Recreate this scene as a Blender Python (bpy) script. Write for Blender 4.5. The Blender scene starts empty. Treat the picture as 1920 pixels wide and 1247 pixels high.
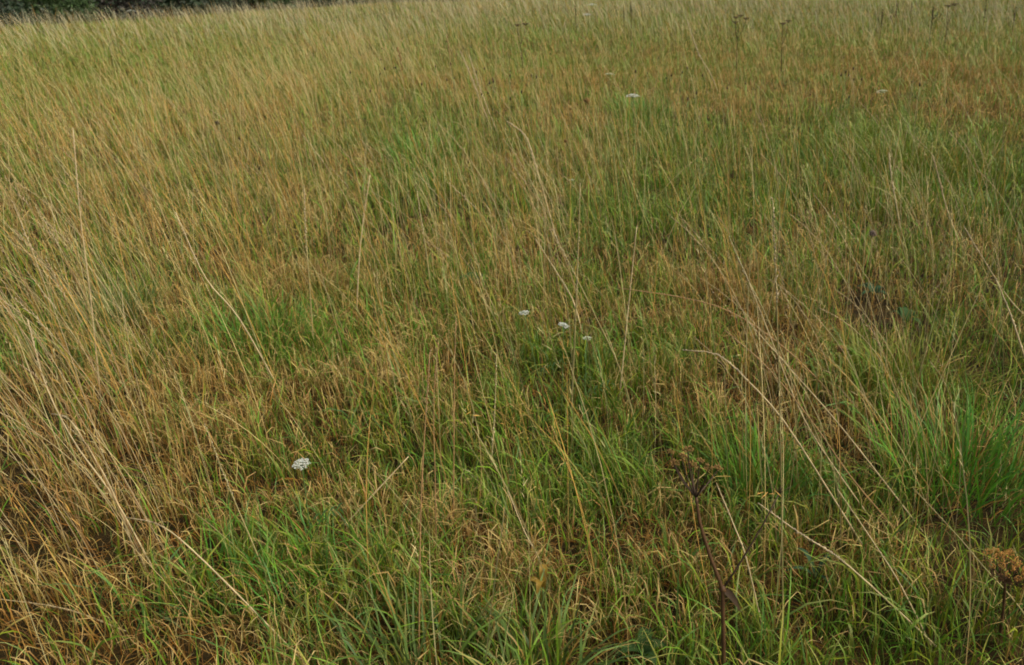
import bpy, math, random
import numpy as np
from mathutils import Vector, Matrix

# ------------------------------------------------------------------ camera, world, sun, exposure
rng = np.random.default_rng(7)
random.seed(7)
SC = bpy.context.scene
COL = SC.collection
CAM_H, PITCH, ROLL, LENS = 1.6, 24.0, -0.8, 28.0
cam_data = bpy.data.cameras.new('camera')
cam_data.lens, cam_data.sensor_width = LENS, 36.0
cam_data.clip_start, cam_data.clip_end = 0.05, 6000
cam = bpy.data.objects.new('camera', cam_data)
COL.objects.link(cam)
RM = Matrix.Rotation(math.radians(90 - PITCH), 3, 'X') @ Matrix.Rotation(math.radians(ROLL), 3, 'Z')
cam.matrix_world = Matrix.Translation((0, 0, CAM_H)) @ RM.to_4x4()
cam_data.dof.use_dof = True
cam_data.dof.focus_distance = 2.4
cam_data.dof.aperture_fstop = 8.0
SC.camera = cam

SUN_EL, SUN_AZ = 52.0, 115.0            # high, hazy, off to one side
world = bpy.data.worlds.new('World')
SC.world = world
world.use_nodes = True
wn = world.node_tree
wn.nodes.clear()
sky = wn.nodes.new('ShaderNodeTexSky')
sky.sky_type = 'NISHITA'
sky.sun_disc = False
sky.sun_elevation = math.radians(SUN_EL)
sky.sun_rotation = math.radians(SUN_AZ)
sky.air_density, sky.dust_density, sky.ozone_density = 1.0, 6.0, 0.3
bg = wn.nodes.new('ShaderNodeBackground')
bg.inputs['Strength'].default_value = 0.085
wo = wn.nodes.new('ShaderNodeOutputWorld')
wn.links.new(sky.outputs[0], bg.inputs[0])
wn.links.new(bg.outputs[0], wo.inputs[0])

sun_d = bpy.data.lights.new('sun', 'SUN')
sun_d.energy, sun_d.angle, sun_d.color = 1.5, math.radians(38), (1.0, 0.965, 0.89)
sun = bpy.data.objects.new('sun', sun_d)
COL.objects.link(sun)
_az, _el = math.radians(SUN_AZ), math.radians(SUN_EL)
sdir = Vector((math.sin(_az) * math.cos(_el), math.cos(_az) * math.cos(_el), math.sin(_el)))
sun.rotation_euler = sdir.to_track_quat('Z', 'Y').to_euler()

SC.view_settings.view_transform = 'Standard'
SC.view_settings.look = 'None'
SC.view_settings.gamma = 1
SC.view_settings.use_curve_mapping = False
SC.view_settings.exposure = 0.98
SC.cycles.max_bounces = 6
SC.cycles.diffuse_bounces = 3
SC.cycles.transmission_bounces = 4
SC.cycles.glossy_bounces = 2
SC.cycles.use_denoising = True
SC.cycles.filter_width = 1.8

# ------------------------------------------------------------------ helpers
F = LENS / 36.0 * 1920.0
def ray(px, py):
    """World direction through a point of the view."""
    return (RM @ Vector(((px - 960) / F, -(py - 623.5) / F, -1))).normalized()

def on_level(px, py, h=0.0):
    d = ray(px, py)
    t = (h - CAM_H) / d.z
    return (d.x * t, d.y * t)

_perm = np.random.default_rng(3).random(65536)
def _hash(i, j, s):
    return _perm[(i * 7919 + j * 104729 + s * 1299709) & 65535]
def vnoise(x, y, s=0):
    i, j = np.floor(x).astype(np.int64), np.floor(y).astype(np.int64)
    u, v = x - i, y - j
    u, v = u * u * (3 - 2 * u), v * v * (3 - 2 * v)
    return ((_hash(i, j, s) * (1 - u) + _hash(i + 1, j, s) * u) * (1 - v)
            + (_hash(i, j + 1, s) * (1 - u) + _hash(i + 1, j + 1, s) * u) * v)
def fbm(x, y, s=0, n=3):
    a, f, r, t = 1.0, 1.0, 0.0, 0.0
    for k in range(n):
        r = r + a * vnoise(x * f, y * f, s + k * 17); t += a; a *= .55; f *= 2.1
    return r / t

def terrain(x, y):
    x, y = np.asarray(x, float), np.asarray(y, float)
    return 0.10 * (fbm(x * .22 + 3, y * .22, 41, 2) - .5) + 0.05 * (vnoise(x * 1.3, y * 1.3, 42) - .5)

def blobs(spec, x, y, h=0.2):
    """Sum of soft round patches of vegetation, each at its own place in the field."""
    r = np.zeros_like(x)
    for px, py, rx, ry, a in spec:
        cx, cy = on_level(px, py, h)
        _, y0 = on_level(px, max(py - ry, 12), h)
        _, y1 = on_level(px, py + ry, h)
        dist = math.hypot(cx, cy)
        wx = rx * math.hypot(dist, CAM_H) / F
        wy = max(abs(y0 - y1) / 2, wx * .4)
        r += a * np.exp(-(((x - cx) / wx) ** 2 + ((y - cy) / wy) ** 2))
    return r

GREEN = [(595,165,40,40,.3),(780,190,90,40,.25),(800,275,60,40,.35),(1190,195,40,25,.5),(1290,265,70,50,.25),
         (1700,255,190,60,.75),(1850,330,140,70,.45),(1250,320,160,60,.2),(820,330,150,60,.2),(200,520,90,60,.30),(480,590,140,70,.42),(730,470,60,45,.30),
         (930,640,150,80,.28),(1080,680,130,90,.40),(1430,820,80,90,.45),(1250,780,120,80,.30),(1350,400,200,80,.15),
         (1700,640,110,70,.55),(1790,850,110,130,.55),(420,1000,120,80,.22),(640,1000,110,120,.12),(800,1160,140,110,.12),
         (900,800,150,90,.20),(1380,1170,120,80,.25),(1000,430,160,60,.12),(1600,300,150,60,.15),(1700,1180,200,70,.2),
         (130,800,200,260,-.55),(60,1000,160,120,-.35),(400,430,150,70,-.30),(300,250,320,120,-.18),(1000,760,70,60,-.1),
         (1560,720,90,160,-.30),(1780,130,200,50,-.35),(1000,130,400,45,-.15),(1050,560,90,50,-.15),(1150,1000,180,70,-.12),
         (1580,930,120,80,-.30),(560,780,110,80,-.20),(1500,560,120,80,-.15),(1450,130,150,40,-.1),(150,1180,220,110,-.40),(60,900,180,200,-.2),(1100,1090,130,60,-.2),(1620,1050,160,90,-.2),(920,960,90,60,-.15)]
RUST = [(850,1080,200,140,.25),(150,1000,300,300,.4),(1600,1050,200,100,.35),(900,1000,300,200,.25),(1400,650,300,150,.25),(130,820,220,260,.45),(420,440,120,70,.55),(1780,125,190,45,.7),(1000,140,400,50,.28),(600,800,200,120,.25),
        (1600,720,90,60,.6),(1500,560,120,80,.4),(1040,560,120,60,.5),(1100,1020,200,90,.45),(750,730,120,90,.35),
        (1560,950,120,80,.35),(60,1150,200,120,.3),(1340,460,90,60,.45),(150,260,150,60,.2)]
STEMS = [(150,650,190,330,1.15),(300,250,330,170,.65),(620,170,220,120,.6),(1000,350,200,110,.8),(830,420,120,110,.6),
         (1480,620,130,170,.9),(1600,900,160,140,.8),(1500,300,250,120,.6),(1750,450,180,130,.7),(1800,1080,140,120,.7),
         (880,560,60,120,.5),(800,760,90,120,.4),(330,820,120,120,.5),(1230,300,160,120,.4),
         (620,620,150,90,-.4),(1150,740,170,110,-.35),(600,1100,260,120,-.35),(1750,800,110,90,-.2),(1750,250,140,60,-.2)]
HOLES = [(1645,585,75,52,1.0),(1620,545,30,20,.9),(1356,1190,30,80,.6),(1318,1000,22,60,.6),(1420,1010,40,40,.4),(328,1055,36,42,.95),(1810,960,90,60,.95),(1480,1085,32,24,.7),(870,1105,40,40,.6),
         (1100,1030,60,25,.5),(470,660,50,30,.5),(1365,865,22,26,.6),(1860,980,60,40,.6),(1130,1130,60,40,.4),(1640,890,40,30,.5)]

def f_green(x, y):
    return np.clip(.47 + .75 * (fbm(x * .9, y * .7, 1) - .5) + .9 * (vnoise(x * 3.8, y * 3.8, 5) - .5) + 1.25 * blobs(GREEN, x, y), .04, .97)
def f_rust(x, y):
    return np.clip(.36 + .9 * (fbm(x * 1.3, y * 1.0, 9) - .5) + blobs(RUST, x, y), 0, 1)
def f_stem(x, y):
    return np.clip(.35 + .7 * (fbm(x * .8, y * .6, 13) - .5) + blobs(STEMS, x, y), .04, 2.2)
def f_clump(x, y):
    """Tufts a hand wide with gaps of bare thatch between them."""
    return .62 * vnoise(x * 7.5 + 2 * vnoise(x * 3, y * 3, 63), y * 7.5, 61) + .38 * vnoise(x * 17, y * 17, 62)

def f_hole(x, y):
    return np.clip(blobs(HOLES, x, y, .05), 0, 1)

# the far edge of the field: a line running away to the right
EA, EB = np.array((-19.9, 30.8)), np.array((-10.6, 56.0))
EDIR = (EB - EA) / np.linalg.norm(EB - EA)
ENRM = np.array((EDIR[1], -EDIR[0]))
def inside(x, y):
    return (x - EA[0]) * ENRM[0] + (y - EA[1]) * ENRM[1]

# ------------------------------------------------------------------ materials
def nodes_of(m):
    m.use_nodes = True
    nt = m.node_tree
    nt.nodes.clear()
    return nt

def plant_material(name, color=None, rough=.5, spec=.4, trans=.3, var=.18, scale=60, use_attr=False):
    m = bpy.data.materials.new(name)
    nt = nodes_of(m)
    N, L = nt.nodes, nt.links
    out = N.new('ShaderNodeOutputMaterial')
    if use_attr:
        src = N.new('ShaderNodeAttribute'); src.attribute_name = 'Col'
        c = src.outputs['Color']
    else:
        src = N.new('ShaderNodeRGB'); src.outputs[0].default_value = (*color, 1)
        c = src.outputs[0]
    tc = N.new('ShaderNodeTexCoord')
    nz = N.new('ShaderNodeTexNoise'); nz.inputs['Scale'].default_value = scale
    L.new(tc.outputs['Object'], nz.inputs['Vector'])
    mr = N.new('ShaderNodeMapRange')
    mr.inputs['From Min'].default_value, mr.inputs['From Max'].default_value = .3, .7
    mr.inputs['To Min'].default_value, mr.inputs['To Max'].default_value = 1 - var, 1 + var
    L.new(nz.outputs[0], mr.inputs['Value'])
    mx = N.new('ShaderNodeVectorMath'); mx.operation = 'SCALE'
    L.new(c, mx.inputs[0]); L.new(mr.outputs[0], mx.inputs['Scale'])
    p = N.new('ShaderNodeBsdfPrincipled')
    p.inputs['Roughness'].default_value = rough
    p.inputs['Specular IOR Level'].default_value = spec
    L.new(mx.outputs[0], p.inputs['Base Color'])
    if trans > 0:
        t = N.new('ShaderNodeBsdfTranslucent')
        L.new(mx.outputs[0], t.inputs['Color'])
        ms = N.new('ShaderNodeMixShader'); ms.inputs[0].default_value = trans
        L.new(p.outputs[0], ms.inputs[1]); L.new(t.outputs[0], ms.inputs[2])
        L.new(ms.outputs[0], out.inputs[0])
    else:
        L.new(p.outputs[0], out.inputs[0])
    return m

M_GRASS = plant_material('grass_blades', use_attr=True, rough=.5, spec=.25, trans=.24, var=.15, scale=35)
M_DRY = plant_material('dry_blades', use_attr=True, rough=.6, spec=.16, trans=.16, var=.2, scale=45)
M_STALK = plant_material('straw_stalk', (.40, .31, .15), .55, .35, 0, .2, 25)
M_STALK_OLIVE = plant_material('olive_stalk', (.24, .20, .07), .55, .35, 0, .2, 25)
M_STALK_BROWN = plant_material('brown_stalk', (.27, .16, .06), .6, .3, 0, .2, 25)
M_SEED = plant_material('pale_seed_head', (.46, .37, .22), .7, .2, .15, .25, 90)
M_SEED_TAN = plant_material('tan_seed_head', (.36, .26, .13), .7, .2, .15, .25, 90)
M_PETAL = plant_material('white_petals', (.52, .54, .45), .6, .2, .2, .15, 200)
M_PETAL_OLD = plant_material('greenish_petals', (.50, .54, .36), .6, .2, .2, .12, 200)
M_FSTEM = plant_material('flower_stem', (.10, .16, .04), .5, .4, 0, .15, 40)
M_DEAD = plant_material('dead_umbel_stem', (.072, .036, .013), .65, .25, 0, .25, 60)
M_DEADDARK = plant_material('dark_dead_twig', (.045, .028, .014), .7, .2, 0, .25, 60)
M_DEADSEED = plant_material('brown_umbel_seed', (.21, .125, .04), .75, .15, 0, .35, 220)
M_RUSTSEED = plant_material('rusty_umbel_seed', (.37, .185, .045), .75, .15, .1, .35, 160)
M_DARKHEAD = plant_material('dark_flower_head', (.045, .032, .018), .75, .15, 0, .3, 120)
M_KNAP = plant_material('faded_purple_head', (.22, .165, .12), .8, .1, .1, .25, 150)
M_DOCK = plant_material('grey_green_leaf', (.035, .075, .03), .65, .12, .2, .15, 30)
M_LEAFDARK = plant_material('dark_green_leaf', (.04, .08, .02), .65, .12, .25, .2, 40)
M_YELLOW = plant_material('yellow_leaf', (.26, .165, .02), .5, .3, .3, .2, 40)
M_BARK = plant_material('bark', (.07, .055, .04), .85, .2, 0, .35, 14)
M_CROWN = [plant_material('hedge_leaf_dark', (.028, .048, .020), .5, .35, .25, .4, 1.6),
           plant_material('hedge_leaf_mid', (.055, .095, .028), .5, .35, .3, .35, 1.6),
           plant_material('hedge_leaf_trunk_shade', (.05, .045, .035), .55, .3, .2, .4, 1.6),  # purplish brown shade around the trunks, put into the leaf colour
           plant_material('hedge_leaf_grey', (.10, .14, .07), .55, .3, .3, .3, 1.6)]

def soil_material():
    m = bpy.data.materials.new('soil_and_thatch')
    nt = nodes_of(m); N, L = nt.nodes, nt.links
    out = N.new('ShaderNodeOutputMaterial')
    p = N.new('ShaderNodeBsdfPrincipled'); p.inputs['Roughness'].default_value = .95
    p.inputs['Specular IOR Level'].default_value = .1
    tc = N.new('ShaderNodeTexCoord')
    n1 = N.new('ShaderNodeTexNoise'); n1.inputs['Scale'].default_value = 9; n1.inputs['Detail'].default_value = 8
    L.new(tc.outputs['Object'], n1.inputs['Vector'])
    r = N.new('ShaderNodeValToRGB')
    e = r.color_ramp.elements
    e[0].position, e[0].color = .32, (.010, .006, .002, 1)
    e[1].position, e[1].color = .72, (.050, .030, .008, 1)
    k = e.new(.5); k.color = (.022, .015, .004, 1)
    L.new(n1.outputs[0], r.inputs[0]); L.new(r.outputs[0], p.inputs['Base Color'])
    b = N.new('ShaderNodeBump'); b.inputs['Strength'].default_value = .6; b.inputs['Distance'].default_value = .02
    n2 = N.new('ShaderNodeTexNoise'); n2.inputs['Scale'].default_value = 60; n2.inputs['Detail'].default_value = 5
    L.new(tc.outputs['Object'], n2.inputs['Vector'])
    L.new(n2.outputs[0], b.inputs['Height']); L.new(b.outputs[0], p.inputs['Normal'])
    L.new(p.outputs[0], out.inputs[0])
    return m
M_SOIL = soil_material()

# ------------------------------------------------------------------ object helpers
def tag(o, label=None, cat=None, group=None, kind=None):
    if label: o['label'] = label
    if cat: o['category'] = cat
    if group: o['group'] = group
    if kind: o['kind'] = kind
    return o

def link(name, data, parent=None, loc=None):
    o = bpy.data.objects.new(name, data)
    COL.objects.link(o)
    if parent is not None: o.parent = parent
    if loc is not None: o.location = loc
    return o

def mesh_np(name, verts, loops, starts, totals, mat, cols=None, smooth=True):
    me = bpy.data.meshes.new(name)
    me.vertices.add(len(verts)); me.vertices.foreach_set('co', np.ascontiguousarray(verts, np.float32).ravel())
    me.loops.add(len(loops)); me.loops.foreach_set('vertex_index', np.ascontiguousarray(loops, np.int32))
    me.polygons.add(len(starts)); me.polygons.foreach_set('loop_start', np.ascontiguousarray(starts, np.int32))
    try: me.polygons.foreach_set('loop_total', np.ascontiguousarray(totals, np.int32))
    except Exception: pass
    if smooth: me.polygons.foreach_set('use_smooth', np.ones(len(starts), bool))
    me.update(calc_edges=True)
    if cols is not None:
        a = me.color_attributes.new('Col', 'FLOAT_COLOR', 'POINT')
        c4 = np.ones((len(verts), 4), np.float32); c4[:, :3] = cols
        a.data.foreach_set('color', c4.ravel())
    me.materials.append(mat)
    return me

class Acc:
    """Gathers many blades and strands and turns them into one mesh."""
    def __init__(s): s.v, s.l, s.t, s.c, s.n = [], [], [], [], 0
    def add(s, verts, loops, totals, cols):
        s.v.append(verts); s.l.append(loops + s.n); s.t.append(totals); s.c.append(cols); s.n += len(verts)
    def mesh(s, name, mat):
        v, l, t, c = (np.concatenate(k) for k in (s.v, s.l, s.t, s.c))
        st = np.concatenate(([0], np.cumsum(t)[:-1]))
        return mesh_np(name, v, l, st, t, mat, c)

def blades(acc, pos, L, az, th0, bend, w, S, cb, ct, power=1.5, twist=None, daz=0.0, wpow=2.2, cpow=1.0, floor=True, jit=0.0):
    """Tapering ribbons that lean and droop: N of them at once, S segments each."""
    N = len(pos)
    if N == 0: return
    L, az, th0, bend, w = (np.broadcast_to(np.asarray(k, float), (N,)) for k in (L, az, th0, bend, w))
    t = np.linspace(0, 1, S + 1); tm = (t[:-1] + t[1:]) / 2
    th = th0[:, None] + bend[:, None] * tm ** power
    a = az[:, None] + np.broadcast_to(np.asarray(daz, float), (N,))[:, None] * tm
    if jit:
        q = np.broadcast_to(np.asarray(jit, float), (N,))[:, None] * (.3 + .7 * tm)[None]
        th = th + rng.normal(0, 1, (N, S)) * q; a = a + rng.normal(0, 1, (N, S)) * q * 1.3
    step = (L / S)[:, None]
    d = np.stack((np.sin(th) * np.cos(a), np.sin(th) * np.sin(a), np.cos(th)), -1) * step[..., None]
    P = np.concatenate((np.zeros((N, 1, 3)), np.cumsum(d, 1)), 1) + pos[:, None, :]
    if floor:
        P[..., 2] = np.maximum(P[..., 2], pos[:, None, 2] + .004)
    tt = t
    thv = th0[:, None] + bend[:, None] * tt ** power
    av = az[:, None] + np.broadcast_to(np.asarray(daz, float), (N,))[:, None] * tt
    side = np.stack((-np.sin(av), np.cos(av), np.zeros_like(av)), -1)
    nrm = np.stack((np.cos(thv) * np.cos(av), np.cos(thv) * np.sin(av), -np.sin(thv)), -1)
    if twist is None: twist = rng.normal(0, .5, N)
    ta = twist[:, None] * (.4 + 1.2 * tt)[None, :]
    wv = side * np.cos(ta)[..., None] + nrm * np.sin(ta)[..., None]
    prof = (1 - tt ** wpow) * (.55 + .9 * np.minimum(tt, .5))
    W = wv * (w[:, None] * prof[None, :] * .5)[..., None]
    V = np.empty((N, 2 * S + 1, 3))
    V[:, 0:2 * S:2] = P[:, :S] - W[:, :S]
    V[:, 1:2 * S:2] = P[:, :S] + W[:, :S]
    V[:, 2 * S] = P[:, S]
    tc = np.empty(2 * S + 1); tc[0:2 * S:2] = t[:S]; tc[1:2 * S:2] = t[:S]; tc[2 * S] = 1
    k = (tc ** cpow)[None, :, None]
    C = cb[:, None, :] * (1 - k) + ct[:, None, :] * k
    lo = []; to = []
    for i in range(S - 1): lo += [2 * i, 2 * i + 1, 2 * i + 3, 2 * i + 2]; to.append(4)
    lo += [2 * S - 2, 2 * S - 1, 2 * S]; to.append(3)
    base = (np.arange(N) * (2 * S + 1))[:, None]
    acc.add(V.reshape(-1, 3), (base + np.array(lo)[None]).ravel(), np.tile(to, N), C.reshape(-1, 3))

def tube(path, radii, sides=4):
    """One tube along a path: vertices and faces."""
    path = np.asarray(path, float); n = len(path)
    T = np.gradient(path, axis=0); T /= np.linalg.norm(T, axis=1)[:, None] + 1e-9
    up = np.array((.3, .9, .15))
    vs, fs = [], []
    for i in range(n):
        x = np.cross(T[i], up); x /= np.linalg.norm(x) + 1e-9
        y = np.cross(T[i], x)
        for k in range(sides):
            q = 2 * math.pi * k / sides
            vs.append(path[i] + radii[i] * (math.cos(q) * x + math.sin(q) * y))
    for i in range(n - 1):
        for k in range(sides):
            a, b = i * sides + k, i * sides + (k + 1) % sides
            fs.append((a, b, b + sides, a + sides))
    fs.append(tuple(range(sides))[::-1]); fs.append(tuple((n - 1) * sides + k for k in range(sides)))
    return vs, fs

class PM:
    """Small python mesh collector."""
    def __init__(s): s.v, s.f = [], []
    def add(s, vf):
        n = len(s.v); s.v += [tuple(p) for p in vf[0]]; s.f += [tuple(i + n for i in q) for q in vf[1]]
    def tube(s, path, radii, sides=4): s.add(tube(path, radii, sides))
    def spindle(s, a, b, r, sides=4):
        a, b = np.asarray(a, float), np.asarray(b, float)
        m = a + (b - a) * .42
        d = b - a; d = d / (np.linalg.norm(d) + 1e-9)
        x = np.cross(d, (.31, .77, .2)); x /= np.linalg.norm(x) + 1e-9; y = np.cross(d, x)
        vs = [a] + [m + r * (math.cos(q) * x + math.sin(q) * y) for q in np.arange(sides) * 2 * math.pi / sides] + [b]
        fs = [(0, 1 + (k + 1) % sides, 1 + k) for k in range(sides)] + [(sides + 1, 1 + k, 1 + (k + 1) % sides) for k in range(sides)]
        s.add((vs, fs))
    def quad(s, c, x, y): 
        c, x, y = (np.asarray(k, float) for k in (c, x, y))
        s.add(([c - x - y, c + x - y, c + x + y, c - x + y], [(0, 1, 2, 3)]))
    def leaf(s, path, width, normal, fold=.25, shape=None):
        """A leaf blade with a midrib fold, along a path."""
        path = np.asarray(path, float); n = len(path)
        T = np.gradient(path, axis=0); T /= np.linalg.norm(T, axis=1)[:, None] + 1e-9
        vs = []; fs = []
        for i in range(n):
            t = i / (n - 1)
            w = width * (math.sin(math.pi * min(1, .08 + t * .92) ** .8) if shape is None else shape(t)) * .5
            sd = np.cross(T[i], normal); sd /= np.linalg.norm(sd) + 1e-9
            nn = np.cross(sd, T[i])
            vs += [path[i] - sd * w + nn * w * fold, path[i], path[i] + sd * w + nn * w * fold]
        for i in range(n - 1):
            a = 3 * i
            fs += [(a, a + 1, a + 4, a + 3), (a + 1, a + 2, a + 5, a + 4)]
        s.add((vs, fs))
    def mesh(s, name, mat, smooth=True):
        me = bpy.data.meshes.new(name); me.from_pydata(s.v, [], s.f); me.update()
        if smooth: me.polygons.foreach_set('use_smooth', np.ones(len(me.polygons), bool))
        me.materials.append(mat)
        return me

def bez(p0, p1, p2, n):
    t = np.linspace(0, 1, n)[:, None]
    p0, p1, p2 = (np.asarray(k, float) for k in (p0, p1, p2))
    return (1 - t) ** 2 * p0 + 2 * t * (1 - t) * p1 + t * t * p2

# ------------------------------------------------------------------ ground
def build_ground():
    rad = np.concatenate((np.linspace(.0, 12, 90)[1:], np.geomspace(12.4, 3000, 70)))
    ang = np.linspace(0, 2 * math.pi, 180, endpoint=False)
    R, A = np.meshgrid(rad, ang, indexing='ij')
    X, Y = R * np.cos(A), R * np.sin(A)
    Z = terrain(X, Y)
    V = np.concatenate((np.array([[0, 0, float(terrain(0., 0.))]]), np.stack((X, Y, Z), -1).reshape(-1, 3)))
    nr, na = len(rad), len(ang)
    i, j = np.meshgrid(np.arange(nr - 1), np.arange(na), indexing='ij')
    q = np.stack((1 + i * na + j, 1 + (i + 1) * na + j, 1 + (i + 1) * na + (j + 1) % na, 1 + i * na + (j + 1) % na), -1).reshape(-1, 4)
    jj = np.arange(na)
    tr = np.stack((np.zeros(na, int), 1 + jj, 1 + (jj + 1) % na), -1)
    loops = np.concatenate((q.ravel(), tr.ravel()))
    tot = np.concatenate((np.full(len(q), 4), np.full(na, 3)))
    st = np.concatenate(([0], np.cumsum(tot)[:-1]))
    o = link('ground', mesh_np('ground', V, loops, st, tot, M_SOIL))
    tag(o, 'bare brown soil and thatch showing through gaps in the grass', kind='structure')
build_ground()

# ------------------------------------------------------------------ the grass of the meadow (countless blades)
PG = np.array(((.085, .188, .011), (.150, .185, .010), (.072, .158, .022), (.118, .212, .012)))
P_STRAW, P_TAN, P_RUST = np.array((.42, .325, .098)), np.array((.31, .180, .032)), np.array((.27, .098, .008))

def sample_zone(d0, d1, dens, amax=35.0, margin=.9):
    area = math.radians(2 * amax) / 2 * (d1 * d1 - d0 * d0)
    n = int(area * dens)
    d = np.sqrt(rng.random(n) * (d1 * d1 - d0 * d0) + d0 * d0)
    a = (rng.random(n) * 2 - 1) * math.radians(amax)
    x, y = d * np.sin(a), d * np.cos(a)
    x = x + (rng.random(n) * 2 - 1) * margin
    k = inside(x, y) > 0
    return x[k], y[k]

def green_cols(n, x, y):
    sp = fbm(x * 1.1, y * .9, 21) + rng.normal(0, .12, n)
    idx = np.clip(((sp - .25) / .5 * 4).astype(int), 0, 3)
    c = PG[idx] * rng.uniform(.6, 1.4, (n, 1))
    tip = c * 1.1
    k = rng.random(n) < .45
    tip[k] = tip[k] * .35 + (P_STRAW if True else 0) * rng.uniform(.6, 1.05, (k.sum(), 1)) * .65
    return c, tip
def dry_cols(n, rust):
    u = rng.random(n)[:, None]; r = rust[:, None]
    c = np.where(u < r * .55, P_RUST, np.where(u < .35 + r * .45, P_TAN, P_STRAW))
    c = c * rng.uniform(.55, 1.3, (n, 1))
    tip = c * .45 + P_STRAW * rng.uniform(.4, .85, (n, 1))
    base = c * .8 + P_TAN * .1
    g = rng.random(n) < .25
    base[g] = base[g] * .4 + PG[1] * .6
    return base, tip

def rand_az(n, pull=.18):
    """Azimuths, with a pull of the wind towards -x."""
    a = rng.random(n) * 2 * math.pi
    vx, vy = np.cos(a) - pull * 1.6, np.sin(a) - pull * .2
    return np.arctan2(vy, vx)

acc_green, acc_dry, acc_stem = Acc(), Acc(), Acc()

def sward(d0, d1, dens, S, wmul, hmul=1.0, hole=True):
    x, y = sample_zone(d0, d1, dens)
    n = len(x)
    g, r = f_green(x, y), f_rust(x, y)
    if hole and d0 < 9:
        k = (rng.random(n) > f_hole(x, y) * 1.05) & (rng.random(n) < np.clip(2.5 * f_clump(x, y) - .42, .05, 1))
        lie = ~k & (rng.random(n) < .42 * (1 - .85 * f_hole(x, y)))                       # only flat thatch in the gaps
        k = k | lie
        x, y, g, r, lie = x[k], y[k], g[k], r[k], lie[k]; n = len(x)
    else:
        lie = np.zeros(n, bool)
    z = terrain(x, y) - .005
    pos = np.stack((x, y, z), -1)
    isg = (rng.random(n) < .14 + .84 * g) & ~lie
    hf = (.50 + .7 * fbm(x * 1.7, y * 1.7, 31)) * hmul * ((1 - .5 * f_hole(x, y)) * (.40 + .95 * f_clump(x, y)) if d0 < 9 else 1)
    # green blades
    i = np.nonzero(isg)[0]; m = len(i)
    tall = rng.random(m) < .22
    L = np.where(tall, rng.uniform(.20, .38, m), rng.uniform(.07, .22, m)) * hf[i]
    w = np.where(tall, rng.uniform(.0035, .0075, m), rng.uniform(.0026, .0052, m)) * wmul * rng.lognormal(0, .25, m)
    bend = np.where(tall, rng.uniform(.5, 2.0, m), rng.uniform(.1, 1.3, m))
    cb, ct = green_cols(m, x[i], y[i])
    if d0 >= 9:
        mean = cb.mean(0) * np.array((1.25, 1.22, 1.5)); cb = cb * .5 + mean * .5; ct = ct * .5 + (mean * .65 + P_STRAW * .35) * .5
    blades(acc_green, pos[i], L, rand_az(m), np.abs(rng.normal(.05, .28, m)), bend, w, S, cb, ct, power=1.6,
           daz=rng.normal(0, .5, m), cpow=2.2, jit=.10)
    # dry blades: upright ones, curled hooks, litter
    i = np.nonzero(~isg)[0]; m = len(i)
    u = np.where(lie[i], rng.uniform(.75, 1, m), rng.random(m))
    hook, lit = u < .42, u > .70
    short = lit & (rng.random(m) < .55)
    L = np.where(hook, rng.uniform(.12, .32, m), rng.uniform(.10, .28, m)) * hf[i]
    w = np.where(hook, rng.uniform(.0024, .0050, m), rng.uniform(.0016, .0036, m)) * wmul * rng.lognormal(0, .25, m)
    L = np.where(short, rng.uniform(.05, .14, m), L)
    w = np.where(short, w * 1.25, w)
    bend = np.where(short, rng.uniform(.5, 2.2, m), 0) + np.where(hook, rng.uniform(2.0, 4.2, m), rng.uniform(.0, .9, m))
    th0 = np.where(lit, rng.uniform(.8, 1.5, m), np.abs(rng.normal(.05, .25, m)))
    cb, ct = dry_cols(m, r[i])
    ct = np.where(hook[:, None], ct * .4 + np.array((.46, .34, .15)) * rng.uniform(.5, .75, (m, 1)), ct)
    dk = np.where(rng.random(m) < .5, 1.0, .45)[:, None]
    cb = np.where(lit[:, None], (cb * .3 + P_RUST * .5) * dk, cb); ct = np.where(lit[:, None], (ct * .4 + P_RUST * .4) * dk, ct)
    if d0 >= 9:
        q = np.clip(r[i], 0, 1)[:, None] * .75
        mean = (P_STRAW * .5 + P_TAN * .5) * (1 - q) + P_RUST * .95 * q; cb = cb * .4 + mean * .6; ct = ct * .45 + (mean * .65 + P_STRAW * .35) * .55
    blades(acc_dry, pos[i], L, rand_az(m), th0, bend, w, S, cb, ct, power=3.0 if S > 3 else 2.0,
           daz=rng.normal(0, .6, m), cpow=1.2, jit=.26)

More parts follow.
